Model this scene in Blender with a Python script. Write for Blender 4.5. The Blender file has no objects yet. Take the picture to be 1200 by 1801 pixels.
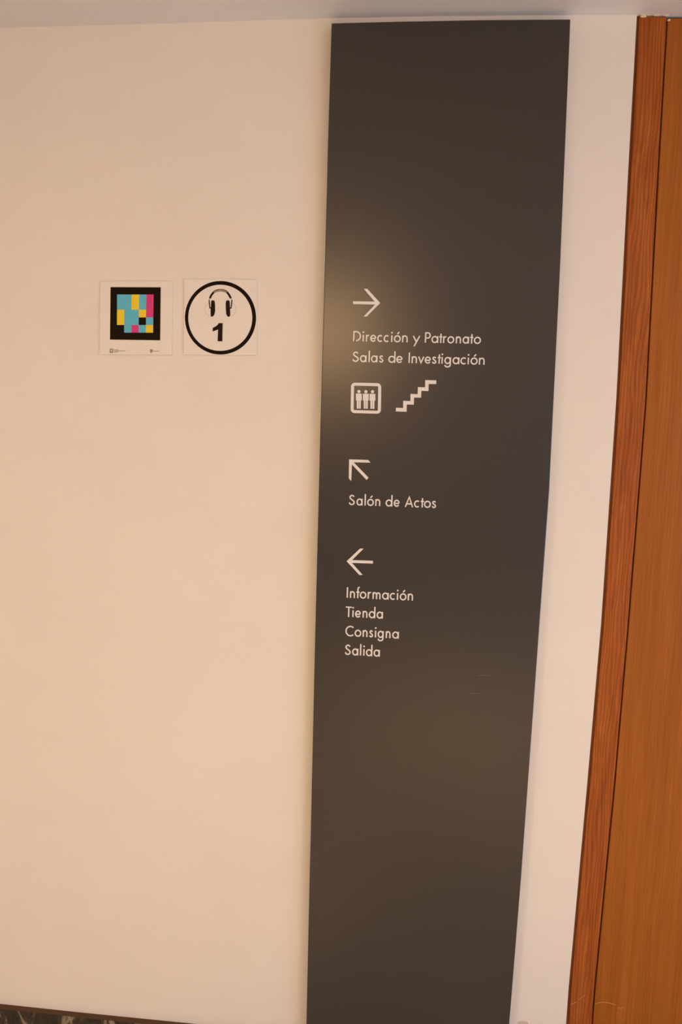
import bpy, bmesh, math, random
from mathutils import Vector, Matrix

# ------------------------------------------------------------------ camera
scene = bpy.context.scene
D = 1.60                                  # camera distance from the wall (wall face is the plane y = 0)
F = 1212.0                                # focal length in pixels of the 1200x1801 frame
PITCH, YAW, ROLL = -0.11347191, 0.08251321, 0.02882906
cp, sp, cy, sy, cr, sr = (math.cos(PITCH), math.sin(PITCH), math.cos(YAW), math.sin(YAW), math.cos(ROLL), math.sin(ROLL))
ROT = (Matrix(((cy, -sy, 0), (sy, cy, 0), (0, 0, 1))) @ Matrix(((1, 0, 0), (0, 0, -1), (0, 1, 0)))
       @ Matrix(((1, 0, 0), (0, cp, -sp), (0, sp, cp))) @ Matrix(((cr, -sr, 0), (sr, cr, 0), (0, 0, 1))))
EYE = Vector((0, -D, 1.66))
cam_data = bpy.data.cameras.new('camera')
cam_data.sensor_fit = 'VERTICAL'
cam_data.sensor_height = 36.0
cam_data.lens = F / 1801 * 36.0
cam_data.clip_start = 0.02
cam = bpy.data.objects.new('camera', cam_data)
cam.matrix_world = Matrix.Translation(EYE) @ ROT.to_4x4()
scene.collection.objects.link(cam)
scene.camera = cam

# ------------------------------------------------------------------ world, lights, exposure
world = bpy.data.worlds.new('world')
world.use_nodes = True
world.node_tree.nodes['Background'].inputs[0].default_value = (1.0, 0.80, 0.62, 1)
world.node_tree.nodes['Background'].inputs[1].default_value = 0.05
scene.world = world
scene.view_settings.view_transform = 'Standard'
scene.view_settings.look = 'None'
scene.view_settings.gamma = 1.0
scene.view_settings.use_curve_mapping = False
scene.view_settings.exposure = 0.02
scene.cycles.use_denoising = True
scene.cycles.max_bounces = 8
scene.cycles.diffuse_bounces = 5


def lamp(name, loc, target, power, size, color, shape='DISK', size_y=None, spread=180):
    d = bpy.data.lights.new(name, 'AREA')
    d.shape = shape
    d.size = size
    if size_y:
        d.size_y = size_y
    d.energy = power
    d.color = color
    d.spread = math.radians(spread)
    o = bpy.data.objects.new(name, d)
    o.location = loc
    o.rotation_euler = (Vector(target) - Vector(loc)).to_track_quat('-Z', 'Y').to_euler()
    scene.collection.objects.link(o)
    return o


# warm ceiling lamp behind the camera (the first one, which glows in the dark board and, by way of the
# polished floor, again low on it); the rest are added fills, warm from the ceiling and cool from the right-hand side
lamp('downlight_or_fill', (-0.65, -4.35, 2.50), (-0.5, -2.8, 1.2), 39, 0.22, (1.0, 0.61, 0.30))
lamp('downlight_or_fill', (2.10, -2.90, 2.50), (0.3, 0.0, 0.75), 3, 0.90, (1.0, 0.66, 0.42), spread=75)  # added fill, washes the wall from the right
lamp('downlight_or_fill', (2.40, -3.30, 2.50), (-1.1, 0.0, 0.50), 4.5, 0.90, (1.0, 0.62, 0.30), spread=75)  # added fill, aimed left so shadows fall left of board and plaques
lamp('downlight_or_fill', (-2.30, -2.90, 2.50), (-0.7, 0.0, 0.20), 10, 0.60, (1.0, 0.72, 0.45), spread=75)  # added fill for the lower left of the wall
lamp('downlight_or_fill', (0.50, -2.60, 2.50), (0.5, -2.4, 0.0), 47, 0.50, (1.0, 0.66, 0.29), spread=80)  # added fill, its floor bounce brightens ceiling and lower wall
lamp('cool_fill', (3.10, -2.60, 1.0), (0.0, -2.6, 1.0), 56, 3.0, (0.42, 0.64, 1.0), 'RECTANGLE', 1.6)  # added cool fill in front of the closed right wall


# ------------------------------------------------------------------ helpers
def W(x, y, dep=0.0):
    """Photo measurement (1200x1801) -> metres (X, Z) on the plane that lies dep in front of the wall."""
    d = ROT @ Vector(((x - 600) / F, -(y - 900.5) / F, -1.0))
    t = (D - dep) / d.y
    return (EYE.x + d.x * t, EYE.z + d.z * t)


def mesh_obj(name, bm, mat, parent=None, label=None, cat=None, kind=None, group=None, smooth=False):
    bmesh.ops.recalc_face_normals(bm, faces=bm.faces)
    me = bpy.data.meshes.new(name)
    bm.to_mesh(me)
    bm.free()
    if smooth:
        for p in me.polygons:
            p.use_smooth = True
    me.materials.append(mat)
    o = bpy.data.objects.new(name, me)
    scene.collection.objects.link(o)
    if parent:
        o.parent = parent
    if label:
        o['label'] = label
    if cat:
        o['category'] = cat
    if kind:
        o['kind'] = kind
    if group:
        o['group'] = group
    return o


def empty(name, loc, label=None, cat=None, kind=None, group=None):
    o = bpy.data.objects.new(name, None)
    o.location = loc
    o.empty_display_size = 0.1
    scene.collection.objects.link(o)
    for k, v in (('label', label), ('category', cat), ('kind', kind), ('group', group)):
        if v:
            o[k] = v
    return o


def prism(bm, pts, y0, y1):
    """Closed outline pts [(X, Z)] on the wall, as a solid from depth y0 (back) to y1 (front)."""
    a = [bm.verts.new((x, y1, z)) for x, z in pts]
    b = [bm.verts.new((x, y0, z)) for x, z in pts]
    n = len(pts)
    f = bm.faces.new(a)
    bm.faces.new(list(reversed(b)))
    for i in range(n):
        bm.faces.new((a[i], a[(i + 1) % n], b[(i + 1) % n], b[i]))
    return f


def box(bm, x0, x1, y0, y1, z0, z1):
    prism(bm, [(x0, z0), (x1, z0), (x1, z1), (x0, z1)], y1, y0)


def ribbon(bm, pts, w, y0, y1, closed=False):
    """Constant-width band along pts [(X, Z)], as a thin solid."""
    n = len(pts)
    L, R = [], []
    for i in range(n):
        p = Vector(pts[i])
        pa = Vector(pts[(i - 1) % n]) if (closed or i > 0) else None
        pb = Vector(pts[(i + 1) % n]) if (closed or i < n - 1) else None
        if pa is None:
            t = (pb - p).normalized(); m = 1
        elif pb is None:
            t = (p - pa).normalized(); m = 1
        else:
            t1, t2 = (p - pa).normalized(), (pb - p).normalized()
            t = (t1 + t2)
            t = t.normalized() if t.length > 1e-6 else t1
            m = 1 / max(0.45, t.dot(t1))
        nrm = Vector((-t.y, t.x)) * (w / 2 * m)
        L.append(p + nrm)
        R.append(p - nrm)
    rows = [[bm.verts.new((q.x, yy, q.y)) for q in S] for S in (L, R) for yy in (y1, y0)]
    Lf, Lb, Rf, Rb = rows
    rng = range(n) if closed else range(n - 1)
    for i in rng:
        j = (i + 1) % n
        bm.faces.new((Lf[i], Lf[j], Rf[j], Rf[i]))
        bm.faces.new((Lb[i], Rb[i], Rb[j], Lb[j]))
        bm.faces.new((Lf[i], Lb[i], Lb[j], Lf[j]))
        bm.faces.new((Rf[i], Rf[j], Rb[j], Rb[i]))
    if not closed:
        for k in (0, n - 1):
            bm.faces.new((Lf[k], Rf[k], Rb[k], Lb[k]))


def smooth_line(pts, k=5):
    out = []
    n = len(pts)
    for i in range(n - 1):
        p0, p1, p2, p3 = pts[max(0, i - 1)], pts[i], pts[i + 1], pts[min(n - 1, i + 2)]
        for s in range(k):
            t = s / k
            out.append(tuple(0.5 * ((2 * p1[c]) + (-p0[c] + p2[c]) * t + (2 * p0[c] - 5 * p1[c] + 4 * p2[c] - p3[c]) * t * t
                                    + (-p0[c] + 3 * p1[c] - 3 * p2[c] + p3[c]) * t ** 3) for c in (0, 1)))
    out.append(pts[-1])
    return out


# ------------------------------------------------------------------ materials
def material(name, color, rough=0.5, spec=0.5):
    m = bpy.data.materials.new(name)
    m.use_nodes = True
    b = m.node_tree.nodes['Principled BSDF']
    b.inputs['Base Color'].default_value = (*color, 1)
    b.inputs['Roughness'].default_value = rough
    b.inputs['Specular IOR Level'].default_value = spec
    return m, m.node_tree, b


def noise(nt, scale, detail=3, rough=0.5, vscale=None, dist=0.0):
    tc = nt.nodes.new('ShaderNodeTexCoord')
    mp = nt.nodes.new('ShaderNodeMapping')
    if vscale:
        mp.inputs['Scale'].default_value = vscale
    nz = nt.nodes.new('ShaderNodeTexNoise')
    nz.inputs['Scale'].default_value = scale
    nz.inputs['Detail'].default_value = detail
    nz.inputs['Roughness'].default_value = rough
    nz.inputs['Distortion'].default_value = dist
    nt.links.new(tc.outputs['Object'], mp.inputs['Vector'])
    nt.links.new(mp.outputs['Vector'], nz.inputs['Vector'])
    return nz


def ramp(nt, src, stops):
    r = nt.nodes.new('ShaderNodeValToRGB')
    els = r.color_ramp.elements
    while len(els) < len(stops):
        els.new(0.5)
    for e, (p, c) in zip(els, stops):
        e.position = p
        e.color = (*c, 1)
    nt.links.new(src, r.inputs['Fac'])
    return r


def bump(nt, b, src, strength, dist):
    bp = nt.nodes.new('ShaderNodeBump')
    bp.inputs['Strength'].default_value = strength
    bp.inputs['Distance'].default_value = dist
    nt.links.new(src, bp.inputs['Height'])
    nt.links.new(bp.outputs['Normal'], b.inputs['Normal'])


def mat_paint(name, c, var=0.03):
    m, nt, b = material(name, c, 0.55, 0.25)
    nz = noise(nt, 3.0, 5, 0.55, (1, 1, 1.6))
    lo = tuple(v * (1 - var) for v in c)
    hi = tuple(min(1, v * (1 + var)) for v in c)
    r = ramp(nt, nz.outputs['Fac'], [(0.3, lo), (0.7, hi)])
    nt.links.new(r.outputs['Color'], b.inputs['Base Color'])
    n2 = noise(nt, 60, 4, 0.6)
    bump(nt, b, n2.outputs['Fac'], 0.12, 0.002)
    return m


def mat_wood(name, dark, mid, light, scale, vz, dist, rough=0.42, rings=0.0):
    m, nt, b = material(name, mid, rough, 0.18)
    n1 = noise(nt, scale, 5, 0.6, (1, 1, vz), dist)
    r = ramp(nt, n1.outputs['Fac'], [(0.30, dark), (0.5, mid), (0.72, light)])
    n2 = noise(nt, scale * 7, 3, 0.6, (1, 1, vz * 0.5), 0.0)
    r2 = ramp(nt, n2.outputs['Fac'], [(0.35, (0.86, 0.84, 0.80)), (0.65, (1, 1, 1))])
    mx = nt.nodes.new('ShaderNodeMix')
    mx.data_type = 'RGBA'
    mx.blend_type = 'MULTIPLY'
    mx.inputs['Factor'].default_value = 1.0
    nt.links.new(r.outputs['Color'], mx.inputs['A'])
    nt.links.new(r2.outputs['Color'], mx.inputs['B'])
    out = mx.outputs['Result']
    if rings:                                  # flowing growth-ring figure
        tc = nt.nodes.new('ShaderNodeTexCoord')
        mp = nt.nodes.new('ShaderNodeMapping')
        mp.inputs['Scale'].default_value = (1, 1, 0.16)
        wv = nt.nodes.new('ShaderNodeTexWave')
        wv.wave_type = 'BANDS'
        wv.bands_direction = 'X'
        wv.inputs['Scale'].default_value = 42
        wv.inputs['Distortion'].default_value = 14.0
        wv.inputs['Detail'].default_value = 2.5
        wv.inputs['Detail Scale'].default_value = 0.55
        nt.links.new(tc.outputs['Object'], mp.inputs['Vector'])
        nt.links.new(mp.outputs['Vector'], wv.inputs['Vector'])
        r3 = ramp(nt, wv.outputs['Fac'], [(0.0, (1 - rings, 1 - rings * 1.1, 1 - rings * 1.2)), (0.55, (1.0, 1.0, 1.0)), (1.0, (1 + rings * .4, 1 + rings * .5, 1 + rings * .6))])
        m2 = nt.nodes.new('ShaderNodeMix')
        m2.data_type = 'RGBA'
        m2.blend_type = 'MULTIPLY'
        m2.inputs['Factor'].default_value = 1.0
        nt.links.new(out, m2.inputs['A'])
        nt.links.new(r3.outputs['Color'], m2.inputs['B'])
        out = m2.outputs['Result']
    nt.links.new(out, b.inputs['Base Color'])
    bump(nt, b, n2.outputs['Fac'], 0.08, 0.001)
    return m


M_WALL = mat_paint('wall_paint', (0.80, 0.76, 0.70), 0.018)
M_CEIL = mat_paint('ceiling_paint', (0.80, 0.79, 0.79), 0.01)
M_OTHER = mat_paint('far_wall_paint', (0.74, 0.70, 0.64), 0.02)
M_FLOOR, _nt, _b = material('polished_floor_stone', (0.58, 0.54, 0.49), 0.12, 0.6)
_nz = noise(_nt, 5, 5, 0.6)
_r = ramp(_nt, _nz.outputs['Fac'], [(0.3, (0.54, 0.50, 0.45)), (0.7, (0.62, 0.58, 0.53))])
_nt.links.new(_r.outputs['Color'], _b.inputs['Base Color'])
M_LEAF = mat_wood('door_veneer', (0.32, 0.094, 0.010), (0.365, 0.112, 0.013), (0.41, 0.130, 0.017), 38, 0.035, 0.35, rings=0.05)
M_FRAME = mat_wood('door_frame_wood', (0.29, 0.071, 0.010), (0.37, 0.096, 0.014), (0.45, 0.135, 0.024), 34, 0.085, 1.6, rings=0.22)
M_GAP, _, _ = material('dark_brown_rebate', (0.15, 0.045, 0.010), 0.7, 0.2)  # darker brown than the frame wood, fills the narrow joints
M_CAULK, _, _ = material('caulk', (0.72, 0.62, 0.42), 0.7, 0.2)
M_SCR, _, _ = material('bare_scratch', (0.62, 0.30, 0.09), 0.6, 0.2)
M_BOARD, _nt, _b = material('board_laminate', (0.037, 0.0315, 0.028), 0.285, 0.5)
_nz = noise(_nt, 260, 2, 0.5)
bump(_nt, _b, _nz.outputs['Fac'], 0.05, 0.0005)
M_VINYL, _, _ = material('white_vinyl', (0.78, 0.765, 0.73), 0.5, 0.25)
M_SCUFF, _, _ = material('pale_scuff', (0.10, 0.095, 0.088), 0.5, 0.3)
M_PLAQ, _, _ = material('plaque_acrylic', (0.81, 0.77, 0.705), 0.45, 0.25)
M_INK, _, _ = material('black_ink', (0.010, 0.005, 0.002), 0.6, 0.08)
M_INKS, _, _ = material('brown_black_ink', (0.022, 0.009, 0.004), 0.6, 0.08)
M_GREY, _, _ = material('grey_ink', (0.30, 0.24, 0.17), 0.5, 0.2)
M_PALE, _, _ = material('pale_grey_ink', (0.68, 0.60, 0.50), 0.5, 0.2)
M_TINY, _, _ = material('small_print_ink', (0.33, 0.27, 0.21), 0.5, 0.2)
M_CYAN, _, _ = material('cyan_ink', (0.115, 0.50, 0.66), 0.5, 0.2)
M_YEL, _, _ = material('yellow_ink', (0.86, 0.63, 0.03), 0.5, 0.2)
M_MAG, _, _ = material('magenta_ink', (0.66, 0.045, 0.22), 0.5, 0.2)
M_STONE, _nt, _b = material('dark_marble', (0.10, 0.085, 0.07), 0.5, 0.25)
_nz = noise(_nt, 16, 6, 0.7, (1, 1, 0.5), 0.8)
_r = ramp(_nt, _nz.outputs['Fac'], [(0.38, (0.020, 0.016, 0.010)), (0.52, (0.055, 0.042, 0.026)), (0.60, (0.30, 0.24, 0.16)), (0.76, (0.07, 0.055, 0.038))])
_nt.links.new(_r.outputs['Color'], _b.inputs['Base Color'])
M_STONETOP, _, _ = material('baseboard_cap_stone', (0.085, 0.040, 0.015), 0.5, 0.3)

# ------------------------------------------------------------------ room shell
CEIL = [W(*p) for p in ((-300, 62), (0, 48.5), (170, 44.5), (340, 39.5), (520, 34), (575, 32.3), (760, 28.5), (950, 26.8), (1118, 27), (1200, 28), (1400, 32))]
CEIL = [(-4.2, CEIL[0][1])] + CEIL + [(3.2, CEIL[-1][1])]


def ceil_z(x):
    for (xa, za), (xb, zb) in zip(CEIL, CEIL[1:]):
        if xa <= x <= xb:
            return za + (zb - za) * (x - xa) / (xb - xa)
    return CEIL[0][1]


def px_line(pts, dep=0.0):
    return [W(x, y, dep) for x, y in pts]


def extend(line, z_top, z_bot):
    """Lengthen a top-to-bottom edge [(X, Z)] so that it runs from z_top to z_bot."""
    (xa, za), (xb, zb) = line[0], line[1]
    out = list(line)
    if z_top is not None:
        out[0] = (xa + (xa - xb) / (za - zb) * (z_top - za), z_top)
    (xa, za), (xb, zb) = line[-1], line[-2]
    out.append((xa + (xa - xb) / (za - zb) * (z_bot - za), z_bot))
    return out


BB_TOP = [W(x, y, 0.012) for x, y in ((0, 1772.5), (70, 1780), (140, 1787.5), (310, 1804.5))]
BB_TOP = [(-4.2, BB_TOP[0][1])] + BB_TOP + [(0.50, BB_TOP[-1][1])]
BBZ = BB_TOP[-1][1]

FR_L = [(1120.3, 27), (1105.3, 300), (1084.4, 700), (1077.7, 800), (1057.3, 1100), (1033, 1380), (1000.2, 1741), (996, 1801)]
GR_L = [(1173.6, 27), (1157.5, 300), (1136, 700), (1128.4, 800), (1104.6, 1100), (1080.6, 1380), (1045.6, 1741), (1041.2, 1801)]
plaster = extend(px_line(FR_L), None, 0.0)
plaster[0] = (plaster[0][0], ceil_z(plaster[0][0]))

bm = bmesh.new()
top = [(x, z + 0.02) for x, z in CEIL if x < plaster[0][0] - 0.001]
prism(bm, [(-4.2, 0)] + top + [(plaster[0][0], plaster[0][1] + 0.02)] + plaster[1:], 0.15, 0.0)
box(bm, 1.62, 3.2, 0.0, 0.15, 0, 2.72)
mesh_obj('wall_back', bm, M_WALL, kind='structure')

bm = bmesh.new()
n = len(CEIL)
lo = [[bm.verts.new((x, y, z)) for x, z in CEIL] for y in (0.2, -5.2)]
hi = [[bm.verts.new((x, y, 2.85)) for x, z in CEIL] for y in (0.2, -5.2)]
for i in range(n - 1):
    bm.faces.new((lo[0][i], lo[0][i + 1], lo[1][i + 1], lo[1][i]))
    bm.faces.new((hi[0][i], hi[1][i], hi[1][i + 1], hi[0][i + 1]))
    for k in (0, 1):
        bm.faces.new((lo[k][i], lo[k][i + 1], hi[k][i + 1], hi[k][i]))
bm.faces.new((lo[0][0], lo[1][0], hi[1][0], hi[0][0]))
bm.faces.new((lo[0][-1], lo[1][-1], hi[1][-1], hi[0][-1]))
mesh_obj('ceiling', bm, M_CEIL, kind='structure')

for nm, b6, mt in (('floor', (-4.2, 3.2, -5.2, 0.15, -0.1, 0.0), M_FLOOR),
                   ('wall_front', (-4.2, 3.2, -5.3, -5.2, 0, 2.7), M_OTHER),
                   ('wall_left', (-4.3, -4.2, -5.2, 0.15, 0, 2.7), M_OTHER),
                   ('wall_right', (3.2, 3.3, -5.2, 0.15, 0, 2.7), M_OTHER)):
    bm = bmesh.new()
    box(bm, *b6)
    mesh_obj(nm, bm, mt, kind='structure')

# grey smudge low on the plaster between the board and the door
M_SMUDGE, _, _ = material('smudge', (0.62, 0.53, 0.43), 0.7, 0.1)
bm = bmesh.new()
prism(bm, px_line([(911, 1797.5), (916, 1796), (924, 1796), (929, 1797.5), (930, 1803), (910, 1803)]), 0.0, -0.0002)
mesh_obj('smudge', bm, M_SMUDGE, parent=bpy.data.objects['wall_back'])

# stone baseboard with its thin brown top edge
bm = bmesh.new()
prism(bm, [(-4.2, 0), (0.50, 0)] + [(x, z - 0.0028) for x, z in reversed(BB_TOP)], 0.0, -0.012)
bb = mesh_obj('baseboard_back', bm, M_STONE, kind='structure')
bm = bmesh.new()
prism(bm, [(x, z - 0.0028) for x, z in BB_TOP] + [(x, z) for x, z in reversed(BB_TOP)], 0.0, -0.0125)
mesh_obj('top_edge', bm, M_STONETOP, parent=bb)

# ------------------------------------------------------------------ wooden door with its frame
door = empty('door_1', (0.75, 0, 0), kind='structure')
door['label'] = 'tall reddish brown wooden door and frame right of the dark board'


def dchild(name, bm, m, **k):
    o = mesh_obj(name, bm, m, parent=door, **k)
    o.matrix_parent_inverse = Matrix.Translation(door.location).inverted()
    return o


fl = extend(px_line([(x + 4.6, y) for x, y in FR_L]), None, 0.0)
fr = extend(px_line(GR_L), None, 0.0)
fl[0] = (fl[0][0], ceil_z(fl[0][0]) - 0.0015)
fr[0] = (fr[0][0], ceil_z(fr[0][0]) - 0.0015)
bm = bmesh.new()
prism(bm, fl + list(reversed(fr)), 0.10, -0.001)
f_o = dchild('frame_stile', bm, M_FRAME)
mod = f_o.modifiers.new('bevel', 'BEVEL')
mod.width = 0.003
mod.segments = 3
mod.limit_method = 'ANGLE'
ll = extend(px_line([(x + 2.2, y) for x, y in GR_L]), None, 0.004)
zt = W(1190, 32.5)[1]
ll[0] = (ll[0][0], zt)
bm = bmesh.new()
prism(bm, ll + [(1.50, 0.004), (1.50, zt)], 0.045, -0.0005)
l_o = dchild('door_leaf', bm, M_LEAF)
mod = l_o.modifiers.new('bevel', 'BEVEL')
mod.width = 0.0008
mod.segments = 2
mod.limit_method = 'ANGLE'
bm = bmesh.new()
box(bm, 1.503, 1.58, -0.001, 0.10, 0, 2.55)
dchild('frame_stile', bm, M_FRAME)
# rebate behind the narrow joints (wall / frame, frame / leaf, leaf / ceiling)
bm = bmesh.new()
prism(bm, extend(px_line([(x - 1, y) for x, y in FR_L], -0.006), None, 0.0) + list(reversed(extend(px_line([(x + 6.5, y) for x, y in FR_L], -0.006), None, 0.0))), 0.09, 0.003)
box(bm, 0.44, 1.61, 0.10, 0.15, 0.0, 2.62)
dchild('rebate', bm, M_GAP)
# lumps of old caulk and paint where the frame meets the ceiling
random.seed(4)
bm = bmesh.new()
for x, y, r in ((1131, 28.5, 2.6), (1134, 29.3, 2.0), (1129, 29.8, 1.6), (1140, 26.8, 1.5), (1145, 26.6, 1.3), (1151, 27.0, 1.7), (1156, 27.0, 2.0), (1161, 26.6, 1.2),
                (1168, 26.8, 1.4), (1172, 27.4, 1.9), (1175, 26.8, 1.5), (1176.5, 36, 1.7)):
    X, Z = W(x, y)
    s = r * 0.0016
    m4 = Matrix.Translation((X, -0.0015, Z)) @ Matrix.Diagonal((s * random.uniform(1.1, 1.8), 0.0022, s * 0.75, 1))
    bmesh.ops.create_icosphere(bm, subdivisions=2, radius=1.0, matrix=m4)
for v in bm.verts:
    v.co += Vector((random.uniform(-1, 1), 0, random.uniform(-1, 1))) * 0.0004
dchild('caulk', bm, M_CAULK, kind='stuff')
# thin curved scratches low on the wood
for pts, w in (([(1047, 1765), (1056, 1762.5), (1065, 1762.3), (1074, 1764), (1083, 1767)], 0.9), ([(1087, 1771), (1091, 1773), (1096, 1772)], 0.7),
               ([(1004, 1766), (1008, 1764.5), (1014, 1761.5)], 1.0), ([(1018, 1758), (1025, 1752.5), (1030, 1749)], 0.5)):
    bm = bmesh.new()
    ribbon(bm, smooth_line(px_line(pts)), w * 0.0011, 0.0, -0.0013)
    dchild('scratch', bm, M_SCR)

# ------------------------------------------------------------------ dark signboard
TB = 0.028                                # how far the board's face stands off the wall
BL = [(583.4, 40.6), (576.1, 280), (574.9, 340), (565.6, 680), (563.9, 740), (555.4, 1080), (553.9, 1140), (546.3, 1480), (544.7, 1540), (540.3, 1741), (539, 1801)]
BR = [(1003.9, 33.6), (988.6, 400), (986.2, 460), (969.6, 800), (966.8, 860), (921.6, 1480), (917.3, 1540), (901.1, 1741), (896.2, 1801)]
board = empty('sign_board', (0.1, -TB, BBZ + 0.003), 'tall dark grey direction board with white arrows and Spanish lettering beside the wooden door', 'sign')


def child_of(par):
    inv = Matrix.Translation(par.location).inverted()

    def f(name, bm, m, **k):
        o = mesh_obj(name, bm, m, parent=par, **k)
        o.matrix_parent_inverse = inv
        return o
    return f


bchild = child_of(board)
bl = extend(px_line(BL, TB), None, BBZ + 0.003)
br = extend(px_line(BR, TB), None, BBZ + 0.003)
tl, tm, tr = bl[0], px_line([(700, 37.6), (850, 34.8)], TB), br[0]
bm = bmesh.new()
prism(bm, bl + list(reversed(br)) + list(reversed(tm)), -0.0005, -TB)
p_o = bchild('panel', bm, M_BOARD)
mod = p_o.modifiers.new('bevel', 'BEVEL')
mod.width = 0.0015
mod.segments = 2
mod.limit_method = 'ANGLE'
mod.angle_limit = math.radians(40)
YF, YB = -TB - 0.0004, -TB + 0.0002       # front and back of the vinyl lettering

# --- geometric sans lettering: every glyph is a set of strokes; u runs 0..1 over its width, y is in photo pixels above the baseline
def arc(cu, cyy, ru, ry, a0, a1, n=18):
    return [(cu + ru * math.cos(math.radians(a0 + (a1 - a0) * i / n)), cyy + ry * math.sin(math.radians(a0 + (a1 - a0) * i / n))) for i in range(n + 1)]


XH, CAP, ASC = 11.7, 18.3, 20.0
O_ = lambda cu=.5, ru=.5: (arc(cu, 5.9, ru, 5.15, 0, 360, 28)[:-1], True)
S_ = lambda top: smooth_line([(.93, top * .80), (.75, top * .90), (.5, top * .935), (.22, top * .875), (.10, top * .75), (.22, top * .625), (.52, top * .52),
                              (.86, top * .405), (1, top * .27), (.86, top * .12), (.5, top * .055), (.16, top * .11), (0, top * .25)], 4)
GLYPH = {
    'o': [O_()],
    'ó': [O_(), ([(.48, 14.0), (.80, 17.6)], False)],
    'a': [O_(.49, .49), ([(1, 0), (1, XH)], False)],
    'd': [O_(.49, .49), ([(1, 0), (1, ASC)], False)],
    'g': [O_(.49, .49), ([(1, XH), (1, -1.6)] + arc(.5, -1.6, .5, 3.6, -8, -172), False)],
    'e': [(arc(.5, 5.9, .5, 5.15, 2, 326, 24), False), ([(.02, 5.6), (.98, 5.6)], False)],
    'c': [(arc(.57, 5.9, .57, 5.15, 48, 312, 20), False)],
    'n': [([(0, 0), (0, XH)], False), ([(0, 5.6)] + arc(.5, 6.4, .5, 4.65, 178, 0, 14) + [(1, 0)], False)],
    'm': [([(0, 0), (0, XH)], False), ([(0, 5.6)] + arc(.25, 6.6, .25, 4.4, 178, 0, 12) + [(.5, 0)], False), ([(.5, 5.6)] + arc(.75, 6.6, .25, 4.4, 178, 0, 12) + [(1, 0)], False)],
    'i': [([(.5, 0), (.5, XH)], False), 'dot'],
    'l': [([(.5, 0), (.5, ASC)], False)],
    'r': [([(0, 0), (0, XH)], False), ([(0, 5.0)] + arc(.95, 6.2, .95, 4.8, 172, 80, 10), False)],
    's': [(S_(12.0), False)],
    't': [([(.5, 0), (.5, 16.2)], False), ('bar', -.08, 1.08, 10.6)],
    'v': [([(0, XH), (.5, .8), (1, XH)], False)],
    'y': [([(0, XH), (.52, 1.2)], False), ([(1, XH), (.18, -6.6)], False)],
    'f': [([(.28, 0), (.28, 16.4)] + arc(.86, 16.2, .58, 2.9, 172, 78, 8), False), ('bar', -.05, .82, 10.6)],
    'I': [([(.5, 0), (.5, CAP)], False)],
    'T': [('bar', 0, 1, CAP - 1.1), ([(.5, 0), (.5, CAP)], False)],
    'D': [([(.3, 1.1), (0, 1.1), (0, CAP - 1.1), (.3, CAP - 1.1)] + arc(.3, CAP / 2, .7, CAP / 2 - 1.1, 84, -84, 18) + [(.3, 1.1), (.1, 1.1)], False)],
    'P': [([(0, 0), (0, CAP - 1.1), (.45, CAP - 1.1)] + arc(.48, 12.7, .52, 4.5, 84, -84, 14) + [(.45, 8.2), (0, 8.2)], False)],
    'A': [([(0, 0), (.5, CAP - .9), (1, 0)], False), ([(.20, 5.6), (.80, 5.6)], False)],
    'C': [(arc(.60, CAP / 2, .60, CAP / 2 - .9, 47, 313, 26), False)],
    'S': [(S_(CAP), False)],
}
LINES = [
    ('Dirección y Patronato', (621.2, 600.2), (846, 604.6),
     [(621.2, 635), (637.8, 640.2), (643.5, 649.5), (651.2, 661.8), (663.5, 673), (674.8, 684.4), (687.9, 690.3), (692.8, 705), (707.2, 717.2), None, (725.6, 739.2), None,
      (747.3, 757.6), (758.8, 771), (773, 777.6), (779.3, 785.5), (786.8, 799), (801.7, 811), (813.6, 825), (827.2, 832), (833.4, 846)]),
    ('Salas de Investigación', (620, 636.2), (852.5, 641.4),
     [(619.8, 631.2), (633.2, 644.8), (648.2, 650.5), (652.5, 664), (666.8, 674.5), None, (683, 695.5), (697, 708.2), None, (718.5, 721), (724, 733.5), (735.2, 746.2),
      (747, 758), (759.8, 767.8), (770, 775), (776.5, 778.8), (781.5, 793.3), (796, 808), (809.8, 820.4), (822.5, 824.8), (827.5, 840.2), (842.3, 852.5)]),
    ('Salón de Actos', (613.5, 888), (767.5, 893.2),
     [(613.5, 624.1), (627, 637.9), (641.1, 643.5), (645.8, 657.7), (660, 669), None, (678.2, 690.3), (692.4, 703), None, (711.9, 727.1), (728.2, 738.1), (740.3, 745.2), (745.6, 758), (759.4, 767.2)]),
    ('Información', (609, 1051), (727, 1056.1),
     [(609.6, 612.4), (615.5, 624.5), (627, 633.7), (632.9, 644.5), (646.7, 653), (655.2, 669.5), (672, 683.8), (685.5, 695.6), (697.9, 700.4), (703, 715), (717.2, 726.6)]),
    ('Tienda', (608, 1084.5), (674, 1087.7), [(608.1, 618.6), (619.5, 622.3), (624.5, 634.9), (637.7, 646.4), (648.6, 660.2), (662.4, 673.7)]),
    ('Consigna', (607, 1118.2), (702, 1122.9), [(607.5, 622.5), (623.7, 635.6), (637.8, 646.6), (649.3, 656.4), (659.3, 661.9), (664.2, 674.9), (678.4, 687.1), (689.8, 701.6)]),
    ('Salida', (606.5, 1151.2), (669, 1154.6), [(606.4, 617), (619.3, 630.3), (633.2, 635.4), (638.8, 641.4), (643.5, 655), (657, 668.3)]),
]
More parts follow.
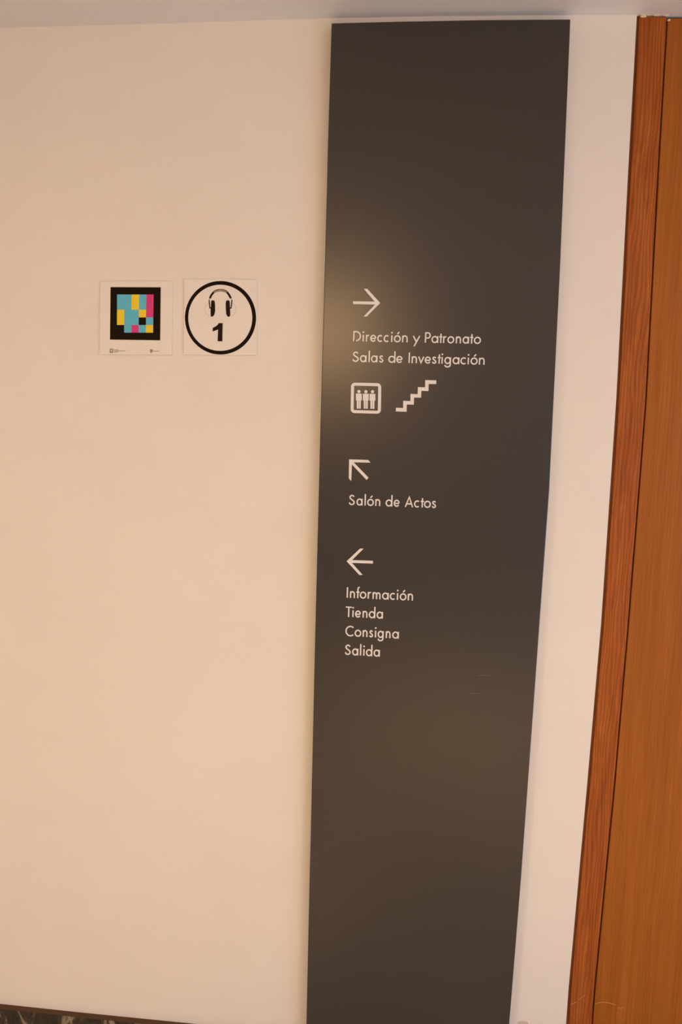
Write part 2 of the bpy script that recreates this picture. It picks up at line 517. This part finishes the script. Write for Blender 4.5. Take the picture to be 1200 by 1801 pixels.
for text, b0, b1, spans in LINES:
    bm = bmesh.new()
    P0, P1 = W(*b0, TB), W(*b1, TB)
    unit = (W(b0[0], b0[1] - 10, TB)[1] - P0[1]) / 10      # metres per photo pixel here
    sw = 2.3 * unit
    for ch, sp_ in zip(text, spans):
        if sp_ is None:
            continue
        yb = b0[1] + (b1[1] - b0[1]) * ((sp_[0] + sp_[1]) / 2 - b0[0]) / (b1[0] - b0[0])
        XL, ZB = W(sp_[0], yb, TB)
        XR, _ = W(sp_[1], yb, TB)
        XL += sw / 2
        XR -= sw / 2
        if XR - XL < 0.0006:
            XL = XR = (XL + XR) / 2
        for k, st in enumerate(GLYPH[ch]):
            yf = YF - 0.00004 * k
            if st == 'dot':
                c = [((XL + XR) / 2 + math.cos(a) * 1.55 * unit, ZB + (16.3 + math.sin(a) * 1.55) * unit) for a in [k * math.pi / 6 for k in range(12)]]
                prism(bm, c, YB, YF)
                continue
            if st[0] == 'bar':                 # crossbar over the full width of the glyph
                _, u0, u1_, y = st
                xa, xb = XL - sw / 2, XR + sw / 2
                ribbon(bm, [(xa + (xb - xa) * u0, ZB + y * unit), (xa + (xb - xa) * u1_, ZB + y * unit)], sw * 0.92, YB, yf)
                continue
            pts, closed = st
            ribbon(bm, [(XL + (XR - XL) * u, ZB + y * unit) for u, y in pts], sw, YB, yf, closed)
    bchild('lettering', bm, M_VINYL, label='white lettering reading ' + text)


def poly_part(name, polys, label=None, mat=None, par=None, dep=TB, y0=None, y1=None):
    bm = bmesh.new()
    for k, pl in enumerate(polys):
        prism(bm, px_line(pl, dep), YB if y0 is None else y0, (YF if y1 is None else y1) - 0.00004 * k)
    return (par or bchild)(name, bm, mat or M_VINYL, label=label)


def S(ox, oy, s, pts):
    return [(ox + x / s, oy + y / s) for x, y in pts]


poly_part('arrow', [S(612, 500, 18.46, p) for p in ([(170, 552), (170, 643), (930, 658), (930, 565)],
                                                   [(632, 150), (1052, 606), (985, 680), (922, 622), (520, 150)], [(1052, 606), (612, 1050), (512, 1050), (925, 618)])],
          'white arrow pointing right')
poly_part('arrow', [S(605, 800, 20, p) for p in ([(185, 158), (858, 180), (938, 272), (340, 262), (200, 240)],
                                                 [(185, 158), (285, 300), (262, 905), (240, 905), (175, 825)], [(220, 200), (345, 262), (868, 800), (800, 882), (272, 325)])],
          'white arrow pointing up and left')
poly_part('arrow', [S(602, 955, 18.46, p) for p in ([(230, 552), (1000, 578), (1000, 668), (230, 642)],
                                                   [(145, 592), (580, 182), (698, 182), (275, 600)], [(145, 592), (275, 600), (668, 1037), (560, 1037)])],
          'white arrow pointing left')


def rounded(c4, r, n=6):
    """Rounded quad through four photo corners (TL, TR, BR, BL), r in pixels."""
    out = []
    V4 = [Vector(p) for p in c4]
    for i in range(4):
        p, a, b = V4[i], V4[i - 1], V4[(i + 1) % 4]
        da, db = (a - p).normalized(), (b - p).normalized()
        q0, q1 = p + da * r, p + db * r
        for k in range(n + 1):
            t = k / n
            w0 = (1 - t) ** 2
            w1 = 2 * t * (1 - t) * 1.0
            w2 = t * t
            # rational quadratic: a true quarter circle
            k1 = math.sqrt(.5)
            den = w0 + w1 * k1 + w2
            q = (q0 * w0 + p * (w1 * k1) + q1 * w2) / den
            out.append((q.x, q.y))
    return out


def ring_part(name, outer, inner, mat, par, dep, y0, y1, label=None):
    bm = bmesh.new()
    o3, i3 = px_line(outer, dep), px_line(inner, dep)
    n = len(o3)
    vo = [[bm.verts.new((x, y, z)) for x, z in o3] for y in (y1, y0)]
    vi = [[bm.verts.new((x, y, z)) for x, z in i3] for y in (y1, y0)]
    for i in range(n):
        j = (i + 1) % n
        bm.faces.new((vo[0][i], vo[0][j], vi[0][j], vi[0][i]))
        bm.faces.new((vo[1][i], vi[1][i], vi[1][j], vo[1][j]))
        bm.faces.new((vo[0][i], vo[1][i], vo[1][j], vo[0][j]))
        bm.faces.new((vi[0][i], vi[0][j], vi[1][j], vi[1][i]))
    return par(name, bm, mat, label=label)


# lift pictogram
C4 = [(617.8, 672.9), (670.9, 674.0), (670.1, 727.8), (616.9, 726.4)]
ins = 5.3
I4 = [(C4[0][0] + ins, C4[0][1] + ins), (C4[1][0] - ins, C4[1][1] + ins), (C4[2][0] - ins, C4[2][1] - ins), (C4[3][0] + ins, C4[3][1] - ins)]
ring_part('lift_frame', rounded(C4, 7.0), rounded(I4, 1.6), M_VINYL, bchild, TB, YB, YF, 'white rounded square of the lift sign')
for k, (hx, hy) in enumerate(((157, 172), (246, 174), (331, 174))):
    dy = k * 1.6
    hd = [(hx + 21 * math.cos(a), hy + 21 * math.sin(a)) for a in [i * math.pi / 8 for i in range(16)]]
    c = hx - 1
    torso = [(c - 38, 198 + dy), (c + 37, 199 + dy), (c + 37, 284 + dy), (c + 27, 286 + dy), (c - 28, 286 + dy), (c - 38, 284 + dy)]
    l1 = [(c - 27, 284 + dy), (c - 2, 284 + dy), (c - 4, 390 + dy), (c - 26, 389 + dy)]
    l2 = [(c + 2, 284 + dy), (c + 26, 284 + dy), (c + 24, 391 + dy), (c + 1, 390 + dy)]
    poly_part('person_figure', [S(610, 665, 7.273, p) for p in (hd, torso, l1, l2)])
poly_part('stairs_pictogram', [S(610, 665, 7.273, [(630, 379), (722, 383), (724, 290), (815, 293), (817, 202), (908, 206), (911, 115), (1003, 118), (1005, 26), (1147, 29),
                                                  (1146, 76), (1049, 75), (1046, 166), (955, 163), (952, 251), (862, 248), (859, 341), (769, 337), (767, 431), (629, 426)])],
          'white zigzag flight of stairs')
for pts in ([(840, 1188.5), (850, 1187.5), (862, 1188.5)], [(824, 1220), (836, 1219.5), (848, 1220.5)]):
    bm = bmesh.new()
    ribbon(bm, px_line(pts, TB), 0.0014, YB, -TB - 0.0002)
    bchild('scuff', bm, M_SCUFF)

# ------------------------------------------------------------------ the two small plaques
TP = 0.004
YP, YPB = -TP - 0.0003, -TP + 0.0002


def plaque(name, c4, label, loc):
    e = empty(name, loc, label, 'sign')
    ch = child_of(e)
    bm = bmesh.new()
    prism(bm, px_line(rounded(c4, 1.0, 2), TP), -0.0002, -TP)
    ch('plate', bm, M_PLAQ)
    return ch


c4 = [(176.6, 495.3), (303.2, 495.5), (302.4, 624.4), (175.3, 623.6)]
lo_ = W(240, 622)
ch = plaque('code_plaque', c4, 'white square plaque with a black-bordered cyan, yellow and magenta colour code', (lo_[0], -TP / 2, lo_[1]))
TLc, TRc, BRc, BLc = (206.2, 518), (270.5, 518), (269.4, 585.2), (205.9, 585)


def cell(u, v):
    a = (TLc[0] + (TRc[0] - TLc[0]) * u, TLc[1] + (TRc[1] - TLc[1]) * u)
    b = (BLc[0] + (BRc[0] - BLc[0]) * u, BLc[1] + (BRc[1] - BLc[1]) * u)
    return (a[0] + (b[0] - a[0]) * v, a[1] + (b[1] - a[1]) * v)


poly_part('black_square', [[(194.6, 505.0), (282.9, 505.3), (281.9, 598.5), (193.6, 597.3)]], 'black square border', M_INK, ch, TP, YPB, YP)
COL = {'C': M_CYAN, 'Y': M_YEL, 'M': M_MAG}
for r, row in enumerate(('CCYCM', 'CCYCM', 'YCCYM', 'YCCKC', 'KCMCY')):
    for c, k in enumerate(row):
        if k != 'K':
            q = [cell(c / 5, r / 5), cell((c + 1) / 5, r / 5), cell((c + 1) / 5, (r + 1) / 5), cell(c / 5, (r + 1) / 5)]
            poly_part('colour_cell', [q], {'C': 'cyan cell', 'Y': 'yellow cell', 'M': 'magenta cell'}[k], COL[k], ch, TP, YPB, YP - 0.0002)
# the two tiny emblems with small print, too small to read
ring_part('emblem', [(193, 613.3), (199.2, 613.3), (199.2, 620.6), (193, 620.6)], [(195.0, 615.3), (197.2, 615.3), (197.2, 618.4), (195.0, 618.4)], M_TINY, ch, TP, YPB, YP)
poly_part('emblem', [[(264, 614.6), (266.5, 614.0), (270, 616.4), (268.6, 618.6), (266, 621.4), (264, 619.2)]], None, M_TINY, ch, TP, YPB, YP)
random.seed(3)
for x0, x1, ys in ((200.8, 208, (615.2, 617.2, 619.2)), (208.4, 221, (617.0,)), (270.5, 280.5, (617.7,))):
    bm = bmesh.new()
    for yy in ys:
        x = x0
        while x < x1 - 0.6:
            w = random.uniform(0.7, 1.6)
            prism(bm, px_line([(x, yy - 0.5), (min(x + w, x1), yy - 0.5), (min(x + w, x1), yy + 0.6), (x, yy + 0.6)], TP), YPB, YP)
            x += w + 0.35
    ch('small_print', bm, M_TINY if len(ys) == 1 else M_GREY, kind='stuff')

c4 = [(324.4, 491.6), (452.6, 492.2), (451.8, 624.8), (323.4, 624.2)]
lo_ = W(388, 622)
ch = plaque('audio_plaque', c4, 'white square plaque with headphones and the number 1 inside a black ring', (lo_[0], -TP / 2, lo_[1]))
N = 64
ell = lambda cx, cyy, rx, ry: [(cx + rx * math.cos(2 * math.pi * i / N), cyy + ry * math.sin(2 * math.pi * i / N)) for i in range(N)]
ring_part('ring', ell(388.0, 558.9, 62.6, 64.7), ell(387.6, 559.0, 56.4, 58.2), M_INK, ch, TP, YPB, YP, 'black ring')
q = lambda pts: S(355, 500, 16.37, pts)
poly_part('numeral', [q([(604, 1118), (594, 1642), (458, 1640), (470, 1300), (400, 1330), (310, 1358), (320, 1252), (400, 1215), (455, 1170), (488, 1118)])], 'bold black number 1', M_INKS, ch, TP, YPB, YP)
poly_part('ear_cup', [q([(272, 485), (300, 463), (345, 463), (374, 488), (386, 600), (384, 780), (362, 880), (312, 936), (262, 928), (254, 860), (256, 720), (266, 600)])], None, M_INKS, ch, TP, YPB, YP)
poly_part('ear_cup', [q([(700, 485), (722, 463), (790, 463), (806, 500), (816, 700), (822, 890), (800, 932), (745, 932), (704, 860), (692, 700), (690, 560)])], None, M_INKS, ch, TP, YPB, YP)
out_arc = smooth_line([(215, 400), (262, 300), (335, 212), (430, 160), (540, 145), (650, 160), (735, 205), (810, 300), (858, 395)], 4)
in_arc = smooth_line([(262, 415), (300, 330), (358, 262), (440, 222), (540, 208), (630, 222), (712, 262), (765, 330), (812, 415)], 4)
bm = bmesh.new()
for i in range(len(out_arc) - 1):
    prism(bm, px_line(q([out_arc[i], out_arc[i + 1], in_arc[i + 1], in_arc[i]]), TP), YPB, YP)
ch('headband', bm, M_GREY, label='grey headband')
bm = bmesh.new()
u1 = 0.00132
ribbon(bm, px_line(q(out_arc), TP), 0.9 * u1, YPB, YP - 0.0001)
m_ = len(out_arc)
for a, b in ((0, 8), (m_ - 9, m_ - 1)):
    for i in range(a, b):
        prism(bm, px_line(q([out_arc[i], out_arc[i + 1], in_arc[i + 1], in_arc[i]]), TP), YPB, YP - 0.0001)
for pts in ([(212, 455), (236, 680), (275, 692)], [(870, 455), (846, 680), (812, 692)]):
    ribbon(bm, px_line(q(pts), TP), 2.0 * u1, YPB, YP)
for pts in ([(232, 405), (212, 460)], [(850, 405), (868, 460)]):
    ribbon(bm, px_line(q(pts), TP), 0.7 * u1, YPB, YP)
ch('headphone_yoke', bm, M_INKS)
for pts in ([(190, 540), (130, 590), (92, 690), (105, 800), (160, 880), (235, 930)], [(890, 540), (945, 590), (985, 690), (968, 800), (910, 880), (840, 930)]):
    bm = bmesh.new()
    ribbon(bm, px_line(smooth_line(q(pts)), TP), 0.9 * u1, YPB, YP)
    ch('headphone_outline', bm, M_PALE, label='faint pale outline of the outer shell')
